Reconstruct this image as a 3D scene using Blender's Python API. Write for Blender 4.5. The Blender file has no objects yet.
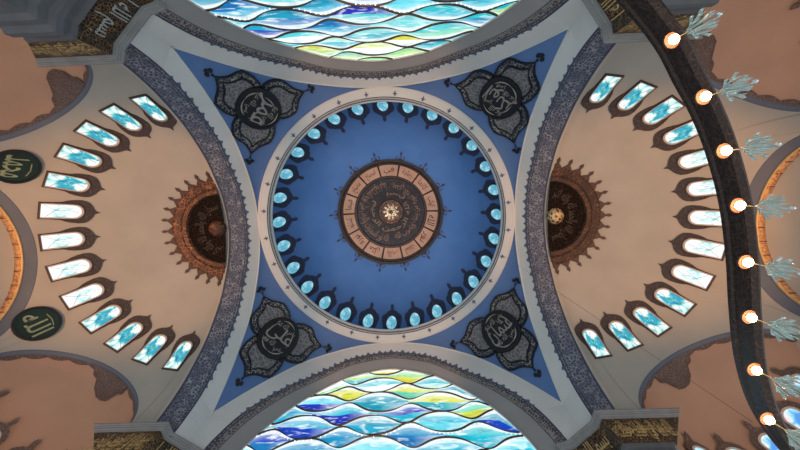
import bpy, math, random
import numpy as np
from mathutils import Matrix, Vector, noise as mnoise

random.seed(7)
pi = math.pi
rad = math.radians
C = bpy.context.scene.collection
SC = bpy.context.scene

# ------------------------------------------------------------------ camera
cam = bpy.data.cameras.new('camera')
co = bpy.data.objects.new('camera', cam)
C.objects.link(co)
cam.sensor_fit = 'HORIZONTAL'
cam.sensor_width = 36.0
cam.lens = 36.0 * 320.0 / 800.0
cam.clip_end = 400
Rm = [[0.99916724, 0.03877962, 0.01268711],
      [-0.03713326, 0.99311024, -0.11114485],
      [-0.01690985, 0.11058118, 0.99372323]]
right, down, fwd = Vector(Rm[0]), Vector(Rm[1]), Vector(Rm[2])
CAM = Vector((2.91266, -4.58322, 0.0))
mw = Matrix((( right.x, -down.x, -fwd.x, CAM.x),
             ( right.y, -down.y, -fwd.y, CAM.y),
             ( right.z, -down.z, -fwd.z, CAM.z),
             (0, 0, 0, 1)))
co.matrix_world = mw
SC.camera = co

# ------------------------------------------------------------------ world, light, exposure
SC.view_settings.view_transform = 'Standard'
SC.view_settings.look = 'None'
SC.view_settings.gamma = 1.0
SC.view_settings.exposure = 0.0
w = bpy.data.worlds.new('daylight')
SC.world = w
w.use_nodes = True
w.node_tree.nodes['Background'].inputs[0].default_value = (0.86, 0.93, 1.0, 1)
w.node_tree.nodes['Background'].inputs[1].default_value = 0.86


def lamp(name, kind, loc, energy, col, size=1.0, direction=None, spot=None):
    d = bpy.data.lights.new(name, kind)
    d.energy = energy
    d.color = col
    if kind == 'AREA':
        d.shape = 'DISK'
        d.size = size
    else:
        d.shadow_soft_size = size
    if spot:
        d.spot_size = spot
        d.spot_blend = 0.7
    o = bpy.data.objects.new(name, d)
    o.location = loc
    if direction is not None:
        o.rotation_euler = Vector(direction).to_track_quat('-Z', 'Y').to_euler()
    C.objects.link(o)
    return o


WARM = (1.0, 0.60, 0.36)
AMBER = (1.0, 0.52, 0.28)
for s in (-1, 1):
    # warm uplights: one below each half-dome, one in each corner recess
    lamp('half_dome_uplight', 'SPOT', (s * 31, 0, 12), 24000, (1.0, 0.42, 0.12), 1.5, (s * 0.02, 0, 1), rad(72))
    for t in (-1, 1):
        lamp('recess_uplight', 'POINT', (s * 33.5, t * 16.0, 25.5), 430, AMBER, 0.6)
# added cool spot without a fixture, brightens the dome
lamp('dome_fill_spot', 'SPOT', (0, 0, 12), 36000, (0.98, 0.97, 1.0), 3.0, (0, 0, 1), rad(50))
lamp('arch_uplight_a', 'SPOT', (0, -16, 16), 13000, (1.0, 0.50, 0.27), 1.0, (0, -0.10, 1), rad(52))
lamp('arch_uplight_b', 'SPOT', (0, 16, 16), 13000, (1.0, 0.50, 0.27), 1.0, (0, 0.10, 1), rad(52))


# ------------------------------------------------------------------ materials
def new_mat(name):
    m = bpy.data.materials.new(name)
    m.use_nodes = True
    nt = m.node_tree
    b = nt.nodes['Principled BSDF']
    return m, nt, b


def node(nt, t, **kw):
    n = nt.nodes.new(t)
    for k, v in kw.items():
        setattr(n, k, v)
    return n


def mix_rgb(nt, fac, a, b):
    n = node(nt, 'ShaderNodeMix', data_type='RGBA')
    for i, v in ((0, fac), (6, a), (7, b)):
        if hasattr(v, 'links'):
            nt.links.new(v, n.inputs[i])
        elif v is not None:
            n.inputs[i].default_value = v if i == 0 else (*v, 1)
    return n.outputs[2]


def coords(nt, src='Object', sc=(1, 1, 1)):
    tc = node(nt, 'ShaderNodeTexCoord')
    mp = node(nt, 'ShaderNodeMapping')
    mp.inputs['Scale'].default_value = sc
    nt.links.new(tc.outputs[src], mp.inputs[0])
    return mp.outputs[0]


def ramp(nt, fac, stops):
    r = node(nt, 'ShaderNodeValToRGB')
    el = r.color_ramp.elements
    while len(el) < len(stops):
        el.new(0.5)
    for e, (p, c) in zip(el, stops):
        e.position = p
        e.color = (*c, 1) if len(c) == 3 else c
    nt.links.new(fac, r.inputs[0])
    return r.outputs[0]


def plaster(name, c1, c2, scale=0.25, rough=0.85):
    m, nt, b = new_mat(name)
    n = node(nt, 'ShaderNodeTexNoise')
    n.inputs['Scale'].default_value = scale
    n.inputs['Detail'].default_value = 5
    nt.links.new(coords(nt), n.inputs['Vector'])
    col = ramp(nt, n.outputs['Fac'], [(0.3, c1), (0.7, c2)])
    nt.links.new(col, b.inputs['Base Color'])
    b.inputs['Roughness'].default_value = rough
    b.inputs['Specular IOR Level'].default_value = 0.25
    return m


def lace(name, bg, fg, scale, width, fg2=None, metallic=0.0, rough=0.6, src='Object', stretch=(1, 1, 1)):
    """Carved or painted arabesque: thin lines around cells, with small curls inside."""
    m, nt, b = new_mat(name)
    v = coords(nt, src, stretch)
    wn = node(nt, 'ShaderNodeTexNoise')
    wn.inputs['Scale'].default_value = scale * 0.6
    nt.links.new(v, wn.inputs['Vector'])
    ad = node(nt, 'ShaderNodeVectorMath', operation='MULTIPLY_ADD')
    nt.links.new(wn.outputs['Color'], ad.inputs[0])
    ad.inputs[1].default_value = (0.9 / scale,) * 3
    nt.links.new(v, ad.inputs[2])
    vo = node(nt, 'ShaderNodeTexVoronoi', feature='DISTANCE_TO_EDGE')
    vo.inputs['Scale'].default_value = scale
    nt.links.new(ad.outputs[0], vo.inputs['Vector'])
    vf = node(nt, 'ShaderNodeTexVoronoi', feature='F1')
    vf.inputs['Scale'].default_value = scale * 1.7
    nt.links.new(ad.outputs[0], vf.inputs['Vector'])
    one, zero = (1, 1, 1), (0, 0, 0)
    l1 = ramp(nt, vo.outputs['Distance'], [(0.0, one), (width, one), (width * 1.7, zero)])
    l2 = ramp(nt, vf.outputs['Distance'], [(0.0, one), (0.16, one), (0.24, zero)])
    mx = node(nt, 'ShaderNodeMath', operation='MAXIMUM')
    nt.links.new(l1, mx.inputs[0])
    nt.links.new(l2, mx.inputs[1])
    f = fg
    if fg2:
        nn = node(nt, 'ShaderNodeTexNoise')
        nn.inputs['Scale'].default_value = scale * 0.35
        nt.links.new(v, nn.inputs['Vector'])
        f = ramp(nt, nn.outputs['Fac'], [(0.42, fg), (0.58, fg2)])
    col = mix_rgb(nt, mx.outputs[0], bg, f)
    nt.links.new(col, b.inputs['Base Color'])
    bp = node(nt, 'ShaderNodeBump')
    bp.inputs['Strength'].default_value = 0.5
    bp.inputs['Distance'].default_value = 0.08
    nt.links.new(mx.outputs[0], bp.inputs['Height'])
    nt.links.new(bp.outputs[0], b.inputs['Normal'])
    b.inputs['Roughness'].default_value = rough
    b.inputs['Metallic'].default_value = metallic
    return m


def solid(name, c, rough=0.5, metallic=0.0):
    m, nt, b = new_mat(name)
    n = node(nt, 'ShaderNodeTexNoise')
    n.inputs['Scale'].default_value = 3
    nt.links.new(coords(nt), n.inputs['Vector'])
    col = ramp(nt, n.outputs['Fac'], [(0.3, tuple(x * 0.85 for x in c)), (0.7, tuple(min(1, x * 1.12) for x in c))])
    nt.links.new(col, b.inputs['Base Color'])
    b.inputs['Roughness'].default_value = rough
    b.inputs['Metallic'].default_value = metallic
    return m


def glow(name, c, strength):
    m, nt, b = new_mat(name)
    b.inputs['Base Color'].default_value = (*c, 1)
    b.inputs['Emission Color'].default_value = (*c, 1)
    b.inputs['Emission Strength'].default_value = strength
    return m


def lit_glass(name, stops, strength, scale=0.5, stretch=(1, 1, 1), rough=0.2):
    """Stained glass with daylight behind it."""
    m, nt, b = new_mat(name)
    n = node(nt, 'ShaderNodeTexNoise')
    n.inputs['Scale'].default_value = scale
    n.inputs['Detail'].default_value = 3
    n.inputs['Distortion'].default_value = 0.8
    nt.links.new(coords(nt, 'Object', stretch), n.inputs['Vector'])
    col = ramp(nt, n.outputs['Fac'], stops)
    b.inputs['Base Color'].default_value = (0.02, 0.02, 0.02, 1)
    nt.links.new(col, b.inputs['Emission Color'])
    b.inputs['Emission Strength'].default_value = strength
    b.inputs['Roughness'].default_value = rough
    return m


def leaf_glass(name, strength):
    """Large stained glass: each cell has its own colour, paler along drawn streaks."""
    m, nt, b = new_mat(name)
    at = node(nt, 'ShaderNodeAttribute', attribute_name='Col')
    n = node(nt, 'ShaderNodeTexNoise')
    n.inputs['Scale'].default_value = 0.9
    n.inputs['Detail'].default_value = 4
    n.inputs['Distortion'].default_value = 1.2
    nt.links.new(coords(nt, 'Object', (0.55, 1, 1.6)), n.inputs['Vector'])
    f = ramp(nt, n.outputs['Fac'], [(0.54, (0, 0, 0)), (0.70, (0.75, 0.75, 0.75))])
    col = mix_rgb(nt, f, at.outputs['Color'], (0.93, 0.98, 0.97))
    n2 = node(nt, 'ShaderNodeTexNoise')
    n2.inputs['Scale'].default_value = 1.3
    nt.links.new(coords(nt, 'Object', (0.5, 1, 1.3)), n2.inputs['Vector'])
    dk = ramp(nt, n2.outputs['Fac'], [(0.32, (0.6, 0.72, 0.8)), (0.5, (1, 1, 1))])
    mm = node(nt, 'ShaderNodeMix', data_type='RGBA', blend_type='MULTIPLY')
    mm.inputs[0].default_value = 1
    nt.links.new(col, mm.inputs[6])
    nt.links.new(dk, mm.inputs[7])
    b.inputs['Base Color'].default_value = (0.02, 0.02, 0.02, 1)
    nt.links.new(mm.outputs[2], b.inputs['Emission Color'])
    b.inputs['Emission Strength'].default_value = strength
    b.inputs['Roughness'].default_value = 0.2
    return m


M = {}
M['beige'] = plaster('beige_plaster', (0.385, 0.36, 0.315), (0.44, 0.41, 0.36))
M['blue'] = plaster('blue_dome_paint', (0.085, 0.19, 0.43), (0.10, 0.22, 0.48))
M['blue2'] = plaster('blue_pendentive_paint', (0.10, 0.18, 0.38), (0.12, 0.21, 0.42))
M['white'] = plaster('white_plaster', (0.62, 0.61, 0.58), (0.69, 0.67, 0.64))
M['grey'] = plaster('grey_plaster', (0.30, 0.29, 0.285), (0.34, 0.33, 0.32))
M['stone'] = plaster('grey_stone', (0.24, 0.23, 0.22), (0.30, 0.29, 0.28), 0.8)
M['stone_toned'] = plaster('grey_stone_darkened', (0.12, 0.12, 0.125), (0.155, 0.155, 0.16), 0.8)  # grey stone in a darker tone for piers and lower mouldings
M['slate'] = plaster('blue_grey_paint', (0.11, 0.13, 0.17), (0.14, 0.16, 0.20))
M['orange'] = plaster('glow_tinted_plaster', (0.42, 0.27, 0.19), (0.48, 0.31, 0.22))  # plaster with the recesses' warm glow put into its colour
M['carpet'] = lace('patterned_carpet', (0.10, 0.22, 0.25), (0.30, 0.32, 0.26), 1.2, 0.05)
M['soffit'] = lace('navy_arabesque', (0.06, 0.07, 0.115), (0.32, 0.325, 0.35), 2.8, 0.06, (0.15, 0.16, 0.20))
M['strip'] = lace('dark_carved_strip', (0.06, 0.055, 0.065), (0.30, 0.26, 0.23), 3.2, 0.08)
M['navy'] = solid('navy_line', (0.05, 0.06, 0.10), 0.7)
M['tooth'] = solid('slate_crenel', (0.10, 0.13, 0.21), 0.7)
M['carved'] = lace('carved_brown', (0.085, 0.062, 0.055), (0.17, 0.125, 0.11), 4.2, 0.06)
M['surround'] = lace('dark_window_surround', (0.036, 0.029, 0.031), (0.078, 0.063, 0.060), 3.2, 0.06)
M['domesur'] = lace('navy_window_surround', (0.02, 0.028, 0.055), (0.055, 0.07, 0.13), 3.0, 0.05)
M['frame'] = solid('pale_window_frame', (0.52, 0.47, 0.42), 0.5)
M['darkframe'] = solid('brown_window_frame', (0.10, 0.07, 0.06), 0.5)
M['bronze'] = lace('dark_bronze_relief', (0.020, 0.014, 0.016), (0.085, 0.05, 0.035), 2.0, 0.04, (0.03, 0.025, 0.035), 0.2, 0.5)
M['darkdisc'] = lace('near_black_relief', (0.008, 0.006, 0.005), (0.03, 0.017, 0.012), 2.0, 0.04, None, 0.0, 0.85)
M['darkdisc'].node_tree.nodes['Principled BSDF'].inputs['Specular IOR Level'].default_value = 0.1
M['bronze_rim'] = solid('bronze_rim', (0.10, 0.06, 0.045), 0.4, 0.4)
M['copper'] = lace('copper_relief', (0.055, 0.024, 0.015), (0.30, 0.12, 0.06), 2.0, 0.06, (0.13, 0.05, 0.03), 0.2, 0.5)
M['tan'] = plaster('tan_panel', (0.52, 0.27, 0.17), (0.62, 0.36, 0.24), 0.5, 0.6)
M['gold'] = solid('gold_lettering', (0.62, 0.42, 0.17), 0.45, 0.1)
M['goldrose'] = lace('gold_rosette', (0.10, 0.06, 0.04), (0.65, 0.48, 0.26), 2.0, 0.1, None, 0.3, 0.4)
M['silver'] = lace('silver_tracery', (0.028, 0.028, 0.038), (0.40, 0.37, 0.34), 2.3, 0.06, (0.18, 0.18, 0.19), 0.1, 0.5)
M['tracery'] = lace('grey_tracery', (0.14, 0.135, 0.145), (0.28, 0.265, 0.26), 1.8, 0.06, None, 0.1, 0.6)
M['black'] = solid('black_lacquer', (0.012, 0.012, 0.014), 0.4)
M['blackgreen'] = solid('green_black_lacquer', (0.010, 0.022, 0.015), 0.35)
M['ink'] = solid('dark_lettering', (0.07, 0.035, 0.03), 0.6)
M['pale'] = solid('pale_lettering', (0.42, 0.44, 0.40), 0.45, 0.1)
M['palegreen'] = solid('green_gilt_lettering', (0.26, 0.32, 0.20), 0.45, 0.1)
M['frieze'] = lace('black_gilt_frieze', (0.016, 0.010, 0.006), (0.30, 0.15, 0.05), 3.6, 0.05, (0.12, 0.07, 0.03), 0.1, 0.45)
M['goldband'] = lace('glow_tinted_gold_band', (0.62, 0.36, 0.17), (0.33, 0.15, 0.06), 2.0, 0.04, None, 0, 0.6)  # gold band, warm LED glow mixed into the base colour
M['lead'] = solid('lead_came', (0.06, 0.045, 0.035), 0.5)
M['pearl'] = glow('white_lit_bead', (0.9, 0.93, 1.0), 0.9)
M['leaf'] = leaf_glass('leaf_stained_glass', 1.18)
M['domeglass'] = lit_glass('cyan_lit_glass', [(0.30, (0.08, 0.38, 0.55)), (0.5, (0.22, 0.60, 0.76)), (0.66, (0.80, 0.96, 1.0))], 0.95, 0.5)
M['glassA'] = lit_glass('pale_stained_glass', [(0.30, (0.15, 0.55, 0.60)), (0.38, (0.65, 0.93, 0.93)), (0.43, (1, 1, 1)), (0.6, (1, 1, 1)), (0.68, (0.98, 0.88, 0.60))], 1.05, 0.8, (1.3, 1.3, 0.6))
M['glassB'] = lit_glass('teal_stained_glass', [(0.33, (0.02, 0.27, 0.50)), (0.41, (0.04, 0.48, 0.58)), (0.47, (0.55, 0.92, 0.88)), (0.52, (1, 1, 1)), (0.62, (1, 1, 1)), (0.68, (0.90, 0.80, 0.38))], 1.0, 0.75, (1.3, 1.3, 0.6))
M['glassC'] = lit_glass('blue_pink_stained_glass', [(0.38, (0.10, 0.35, 0.85)), (0.48, (0.30, 0.75, 0.95)), (0.56, (0.95, 0.97, 1.0)), (0.66, (0.95, 0.60, 0.62))], 1.0, 0.7)
M['ringmetal'] = lace('chandelier_bronze', (0.022, 0.012, 0.009), (0.05, 0.026, 0.016), 5.0, 0.05, None, 0.3, 0.35)
M['halo_dish'] = solid('dark_copper', (0.16, 0.05, 0.02), 0.6)
M['bulb'] = glow('lit_bulb', (1.0, 0.66, 0.36), 30.0)


def crystal_mat():
    m, nt, b = new_mat('clear_crystal')
    b.inputs['Base Color'].default_value = (0.80, 0.95, 0.93, 1)
    b.inputs['Roughness'].default_value = 0.05
    b.inputs['Transmission Weight'].default_value = 0.7
    b.inputs['IOR'].default_value = 1.45
    return m


M['crystal'] = crystal_mat()


# ------------------------------------------------------------------ helpers
def props(o, label=None, cat=None, group=None, kind=None):
    if label: o['label'] = label
    if cat: o['category'] = cat
    if group: o['group'] = group
    if kind: o['kind'] = kind
    return o


def empty(name, loc=(0, 0, 0), rz=0.0):
    o = bpy.data.objects.new(name, None)
    o.empty_display_size = 0.3
    C.objects.link(o)
    o.location = loc
    o.rotation_euler = (0, 0, rz)
    return o


class MB:
    def __init__(self):
        self.V, self.F, self.I, self.col = [], [], [], {}

    def add(self, V, F, mi=0):
        n = len(self.V)
        self.V += [tuple(map(float, v)) for v in V]
        self.F += [tuple(i + n for i in f) for f in F]
        self.I += [mi] * len(F)

    def grid(self, P, closed=False, mi=0):
        r, c = len(P), len(P[0])
        F = []
        for i in range(r - 1):
            for j in range(c if closed else c - 1):
                k = (j + 1) % c
                F.append((i * c + j, i * c + k, (i + 1) * c + k, (i + 1) * c + j))
        self.add([p for row in P for p in row], F, mi)

    def tube(self, pts, r, n=6, closed=False):
        pts = [Vector(p) for p in pts]
        rows = []
        for i, p in enumerate(pts):
            a = pts[i - 1] if (i or closed) else p
            b = pts[(i + 1) % len(pts)] if (i < len(pts) - 1 or closed) else p
            t = (b - a).normalized()
            x = t.orthogonal().normalized() if i == 0 else (x - t * x.dot(t)).normalized()
            y = t.cross(x)
            rr = r[i] if isinstance(r, (list, tuple)) else r
            rows.append([p + (x * math.cos(2 * pi * k / n) + y * math.sin(2 * pi * k / n)) * rr for k in range(n)])
        if closed:
            rows.append(rows[0])
        self.grid(rows, True)
        if not closed:
            m = len(rows) * n
            base = len(self.V) - m
            self.F.append(tuple(base + k for k in range(n)))
            self.F.append(tuple(base + m - n + k for k in range(n)))
            self.I += [0, 0]

    def ball(self, c, r, n=10, m=6, sz=1.0):
        rows = []
        for i in range(m + 1):
            a = pi * i / m
            rows.append([(c[0] + r * math.sin(a) * math.cos(2 * pi * k / n), c[1] + r * math.sin(a) * math.sin(2 * pi * k / n), c[2] + sz * r * math.cos(a)) for k in range(n)])
        self.grid(rows, True)

    def lathe(self, prof, n=96, c=(0, 0), a0=0.0, a1=2 * pi):
        full = abs(a1 - a0 - 2 * pi) < 1e-6
        k = n if full else n + 1
        self.grid([[(c[0] + r * math.cos(a0 + (a1 - a0) * j / n), c[1] + r * math.sin(a0 + (a1 - a0) * j / n), z) for j in range(k)] for r, z in prof], full)

    def patch(self, outline, mapf, h, rings=4, center=None, base=0.0, mi=0):
        """Star-shaped 2D outline laid on a surface, raised h, with its side wall down to base."""
        n = len(outline)
        if center is None:
            center = (sum(p[0] for p in outline) / n, sum(p[1] for p in outline) / n)
        V = [mapf(center[0], center[1], h)]
        F = []
        for i in range(1, rings + 1):
            s = i / rings
            for p in outline:
                V.append(mapf(center[0] + (p[0] - center[0]) * s, center[1] + (p[1] - center[1]) * s, h))
        for j in range(n):
            F.append((0, 1 + j, 1 + (j + 1) % n))
        for i in range(rings - 1):
            o = 1 + i * n
            for j in range(n):
                k = (j + 1) % n
                F.append((o + j, o + k, o + n + k, o + n + j))
        o = 1 + (rings - 1) * n
        for p in outline:
            V.append(mapf(p[0], p[1], base))
        for j in range(n):
            k = (j + 1) % n
            F.append((o + j, o + k, o + n + k, o + n + j))
        self.add(V, F, mi)

    def band(self, outA, outB, mapf, h, base=0.0):
        """Raised frame between two outlines with the same number of points."""
        rows = [[mapf(p[0], p[1], base) for p in outA], [mapf(p[0], p[1], h) for p in outA],
                [mapf(p[0], p[1], h) for p in outB], [mapf(p[0], p[1], base) for p in outB]]
        self.grid(rows, True)

    def build(self, name, mat, parent=None, smooth=False, shift=None):
        me = bpy.data.meshes.new(name)
        V = self.V
        if shift is None and parent is not None:
            shift = world_loc(parent)
        if shift is not None and (shift[0] or shift[1] or shift[2]):
            sx, sy, sz = shift
            V = [(v[0] - sx, v[1] - sy, v[2] - sz) for v in V]
        me.from_pydata(V, [], self.F)
        mats = mat if isinstance(mat, (list, tuple)) else [mat]
        for m in mats:
            me.materials.append(m)
        if len(mats) > 1:
            me.polygons.foreach_set('material_index', self.I)
        if smooth:
            me.polygons.foreach_set('use_smooth', [True] * len(me.polygons))
        me.update()
        o = bpy.data.objects.new(name, me)
        C.objects.link(o)
        if parent is not None:
            o.parent = parent
        return o


def world_loc(o):
    l = Vector(o.location)
    while o.parent is not None:
        o = o.parent
        l = l + Vector(o.location)
    return l


def copy_tree(o, parent=None):
    c = o.copy()
    C.objects.link(c)
    if parent is not None:
        c.parent = parent
    for ch in list(o.children):
        copy_tree(ch, c)
    return c


def outline_from_half(half, sub=3):
    """half: list of (halfwidth, v) from base to tip -> closed outline, densified."""
    pts = []
    for i in range(len(half) - 1):
        for k in range(sub):
            f = k / sub
            pts.append((half[i][0] * (1 - f) + half[i + 1][0] * f, half[i][1] * (1 - f) + half[i + 1][1] * f))
    pts.append(half[-1])
    left = [(-x, y) for x, y in reversed(pts) if x > 1e-6]
    return pts + left


def arch_half(w, v0, v1):
    """Round-headed window half outline of half-width w."""
    h = [(w, v0), (w, v0 + (v1 - w - v0) * 0.5), (w, v1 - w)]
    for a in (18, 36, 54, 72):
        h.append((w * math.cos(rad(a)), v1 - w + w * math.sin(rad(a))))
    h.append((0.0, v1))
    return h


# Arabic lettering as flat glyph outlines ------------------------------------------------
AR = {'ا': (0xFE8D, 0), 'ب': (0xFE8F, 1), 'ت': (0xFE95, 1), 'ث': (0xFE99, 1), 'ج': (0xFE9D, 1), 'ح': (0xFEA1, 1),
      'خ': (0xFEA5, 1), 'د': (0xFEA9, 0), 'ذ': (0xFEAB, 0), 'ر': (0xFEAD, 0), 'ز': (0xFEAF, 0), 'س': (0xFEB1, 1),
      'ش': (0xFEB5, 1), 'ص': (0xFEB9, 1), 'ض': (0xFEBD, 1), 'ط': (0xFEC1, 1), 'ع': (0xFEC9, 1), 'غ': (0xFECD, 1),
      'ف': (0xFED1, 1), 'ق': (0xFED5, 1), 'ك': (0xFED9, 1), 'ل': (0xFEDD, 1), 'م': (0xFEE1, 1), 'ن': (0xFEE5, 1),
      'ه': (0xFEE9, 1), 'و': (0xFEED, 0), 'ى': (0xFEEF, 0), 'ي': (0xFEF1, 1), 'ة': (0xFE93, 0)}


def shape_ar(s):
    out = []
    for i, ch in enumerate(s):
        if ch not in AR:
            out.append(ch)
            continue
        cp, dual = AR[ch]
        prev = i > 0 and s[i - 1] in AR and AR[s[i - 1]][1]
        nxt = i + 1 < len(s) and s[i + 1] in AR
        if prev and nxt and dual: k = 3
        elif prev: k = 1
        elif nxt and dual: k = 2
        else: k = 0
        out.append(chr(cp + k))
    return ''.join(reversed(out))


_tc = {}


def text2d(s, raw=False):
    """Returns (verts Nx2 in a box centred on 0 with width w and height h, faces, w, h)."""
    if s in _tc:
        return _tc[s]
    cu = bpy.data.curves.new('lettering', 'FONT')
    cu.body = s if raw else shape_ar(s)
    cu.resolution_u = 1
    cu.offset = 0.006
    o = bpy.data.objects.new('lettering', cu)
    C.objects.link(o)
    dg = bpy.context.evaluated_depsgraph_get()
    me = bpy.data.meshes.new_from_object(o.evaluated_get(dg))
    V = np.array([(v.co.x, v.co.y) for v in me.vertices]) if len(me.vertices) else np.zeros((1, 2))
    F = [tuple(p.vertices) for p in me.polygons]
    bpy.data.objects.remove(o)
    bpy.data.meshes.remove(me)
    bpy.data.curves.remove(cu)
    lo, hi = V.min(0), V.max(0)
    V = V - (lo + hi) / 2
    _tc[s] = (V, F, float(hi[0] - lo[0]) + 1e-6, float(hi[1] - lo[1]) + 1e-6)
    return _tc[s]


def put_text(mb, s, mapf, cx, cy, w, h, ht, rot=0.0, raw=False):
    V, F, tw, th = text2d(s, raw)
    ca, sa = math.cos(rot), math.sin(rot)
    p0, p1, p2 = (Vector(mapf(cx + a, cy + b, ht)) for a, b in ((0, 0), (.05 * ca, .05 * sa), (-.05 * sa, .05 * ca)))
    if (p1 - p0).cross(p2 - p0).dot(p0) > 0:      # seen from below it would read backwards
        w = -w
    P = []
    for x, y in V:
        x, y = x / tw * w, y / th * h
        P.append(mapf(cx + x * ca - y * sa, cy + x * sa + y * ca, ht))
    mb.add(P, F)


# ------------------------------------------------------------------ measured profiles of the hall
def catmull(tab, n):
    """Half profile (u, z) from apex to foot -> n+1 points evenly spaced by length."""
    P = [np.array(p, float) for p in tab]
    P = [np.array([-P[1][0], P[1][1]])] + P + [2 * P[-1] - P[-2]]
    out = []
    for i in range(1, len(P) - 2):
        for k in range(12):
            t = k / 12
            a, b, c, d = P[i - 1], P[i], P[i + 1], P[i + 2]
            out.append(0.5 * ((2 * b) + (-a + c) * t + (2 * a - 5 * b + 4 * c - d) * t * t + (-a + 3 * b - 3 * c + d) * t ** 3))
    out.append(P[-2])
    out = np.array(out)
    s = np.r_[0, np.cumsum(np.hypot(*np.diff(out, axis=0).T))]
    q = np.linspace(0, s[-1], n + 1)
    return np.c_[np.interp(q, s, out[:, 0]), np.interp(q, s, out[:, 1])]


def cut(tab_pts, z):
    """Part of a dense half profile above height z."""
    k = [p for p in tab_pts if p[1] > z]
    i = len(k)
    a, b = tab_pts[i - 1], tab_pts[i]
    f = (a[1] - z) / (a[1] - b[1])
    return k + [(a[0] + (b[0] - a[0]) * f, z)]


def resample(P, n):
    P = np.array(P)
    s = np.r_[0, np.cumsum(np.hypot(*np.diff(P, axis=0).T))]
    q = np.linspace(0, s[-1], n + 1)
    return np.c_[np.interp(q, s, P[:, 0]), np.interp(q, s, P[:, 1])]


def mirror(P):
    return [(-u, z) for u, z in reversed(list(P)[1:])] + [tuple(p) for p in P]


HS = 19.35          # half side of the central square
ZT = 32.75          # height of the pendentive tips
ZR = 48.0           # height of the dome ring
tA = [(0, 48.0), (4.5, 47.4), (8.8, 45.4), (12.4, 42.8), (15.6, 38.9), (17.6, 35.9), (HS, ZT)]
tB = [(0, 46.6), (4.6, 45.9), (8.5, 43.6), (11, 42.0), (13.4, 39.3), (15.4, 36.5), (17.15, 33.0), (18.0, 29.6), (18.4, 26.5)]
tC = [(0, 45.8), (4.3, 45.0), (7.4, 43.4), (10, 41.6), (13.2, 38.3), (15.3, 35.1), (16.6, 32.4), (17.6, 29.3), (18.0, 26.5)]
tD = [(0, 46.6), (5.3, 45.3), (8.0, 43.1), (10.5, 40.8), (12.8, 38.9), (15.0, 36.3), (16.7, 33.3), (17.6, 29.8), (18.1, 26.5)]
tG = [(0, 44.2), (5.2, 42.7), (7.5, 41.1), (10.5, 38.0), (12.5, 35.2), (14.3, 31.5), (15.2, 28.2), (15.8, 23.0)]
XB, XC, YD, YG = 20.4, 22.7, 20.2, 21.5
NN = 48
A = catmull(tA, NN)
Bfull, Cfull, Dfull, Gfull = catmull(tB, 80), catmull(tC, 80), catmull(tD, 80), catmull(tG, 80)
Bc, Dc = resample(cut(list(map(tuple, Bfull)), ZT), NN), resample(cut(list(map(tuple, Dfull)), ZT), NN)


def zA(u):
    return float(np.interp(abs(u), A[:, 0], A[:, 1]))


def side(ax, s, u, out, z):
    return (s * out, u, z) if ax == 0 else (u, s * out, z)


def zpend(x, y):
    r = math.hypot(x, y)
    m = max(abs(x), abs(y))
    rb = HS * r / m
    zb = zA(min(abs(x), abs(y)) * HS / m)
    f = max(0.0, min(1.05, (r - HS) / max(rb - HS, 1e-3)))
    return ZR - (ZR - zb) * f ** 1.6


# ------------------------------------------------------------------ main dome
DC, DR, DH = 49.3, 18.2, 18.1       # spring height, radius, rise


def dome_pt(r):
    return DC + DH * math.sqrt(max(0, 1 - (r / DR) ** 2))


mb = MB()
prof = [(17.85, 48.9), (DR, DC)] + [(DR * math.cos(rad(a)), DC + DH * math.sin(rad(a))) for a in np.linspace(1, 90, 60)]
mb.lathe(prof, 168)
props(mb.build('ceiling', M['blue'], smooth=True), 'smooth blue inside of the great central dome', 'dome', kind='structure')

# white ring below the dome, with stepped mouldings
t = empty('trim_1', (0, 0, ZR))
props(t, 'round white moulded ring at the foot of the blue dome', 'ring', kind='structure')
mb = MB()
mb.lathe([(19.36, 47.98), (19.3, 47.78), (19.0, 47.72), (18.85, 47.78), (18.0, 47.86), (17.95, 47.95), (17.80, 47.97), (17.78, 48.2), (17.62, 48.22), (17.6, 48.5), (17.5, 48.55), (17.5, 48.9), (18.0, 48.92)], 168)
mb.build('ring_moulding', M['white'], t)
mb = MB()
for r in (17.9, 17.66):
    mb.lathe([(r + .035, 47.97 + (0 if r > 17.7 else .2)), (r + .035, 47.86 + (0 if r > 17.7 else .2)), (r - .035, 47.86 + (0 if r > 17.7 else .2)), (r - .035, 47.97 + (0 if r > 17.7 else .2))], 168)
mb.build('ring_line', M['navy'], t)
for k in range(28):
    a = 2 * pi * (k + 0.5) / 28 + 0.002

    def mp(u, v, h, a=a):
        r = 18.45 - v
        return (r * math.cos(a) - u * math.sin(a), r * math.sin(a) + u * math.cos(a), 47.80 - h)
    mb = MB()
    mb.patch([(0.05, -.35), (.12, -.05), (.36, .0), (.16, .16), (0, .42), (-.16, .16), (-.36, 0), (-.12, -.05), (-.05, -.35)], mp, 0.04, 1, (0, 0.02))
    mb.build('painted_palmette', M['tooth'], t)

# dome windows ---------------------------------------------------------------------
SURF_A = [(1.15, -0.6), (1.35, 0.6), (1.5, 1.8), (1.6, 2.5), (1.75, 3.3), (1.80, 4.2), (1.6, 4.9), (1.15, 5.3), (0.95, 5.75), (0.55, 6.1), (0.22, 6.3), (0.12, 6.9), (0.34, 7.15), (0.30, 7.5), (0.0, 7.9)]


def dome_map(u, v, h):
    """u along the ring, v up the meridian from the window sill."""
    el = v / DR + rad(0.8)
    a = u / DR
    r = (DR * math.cos(el)) - h * math.cos(el)
    return (r * math.cos(a), r * math.sin(a), DC + DH * math.sin(el) - h * math.sin(el))


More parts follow.
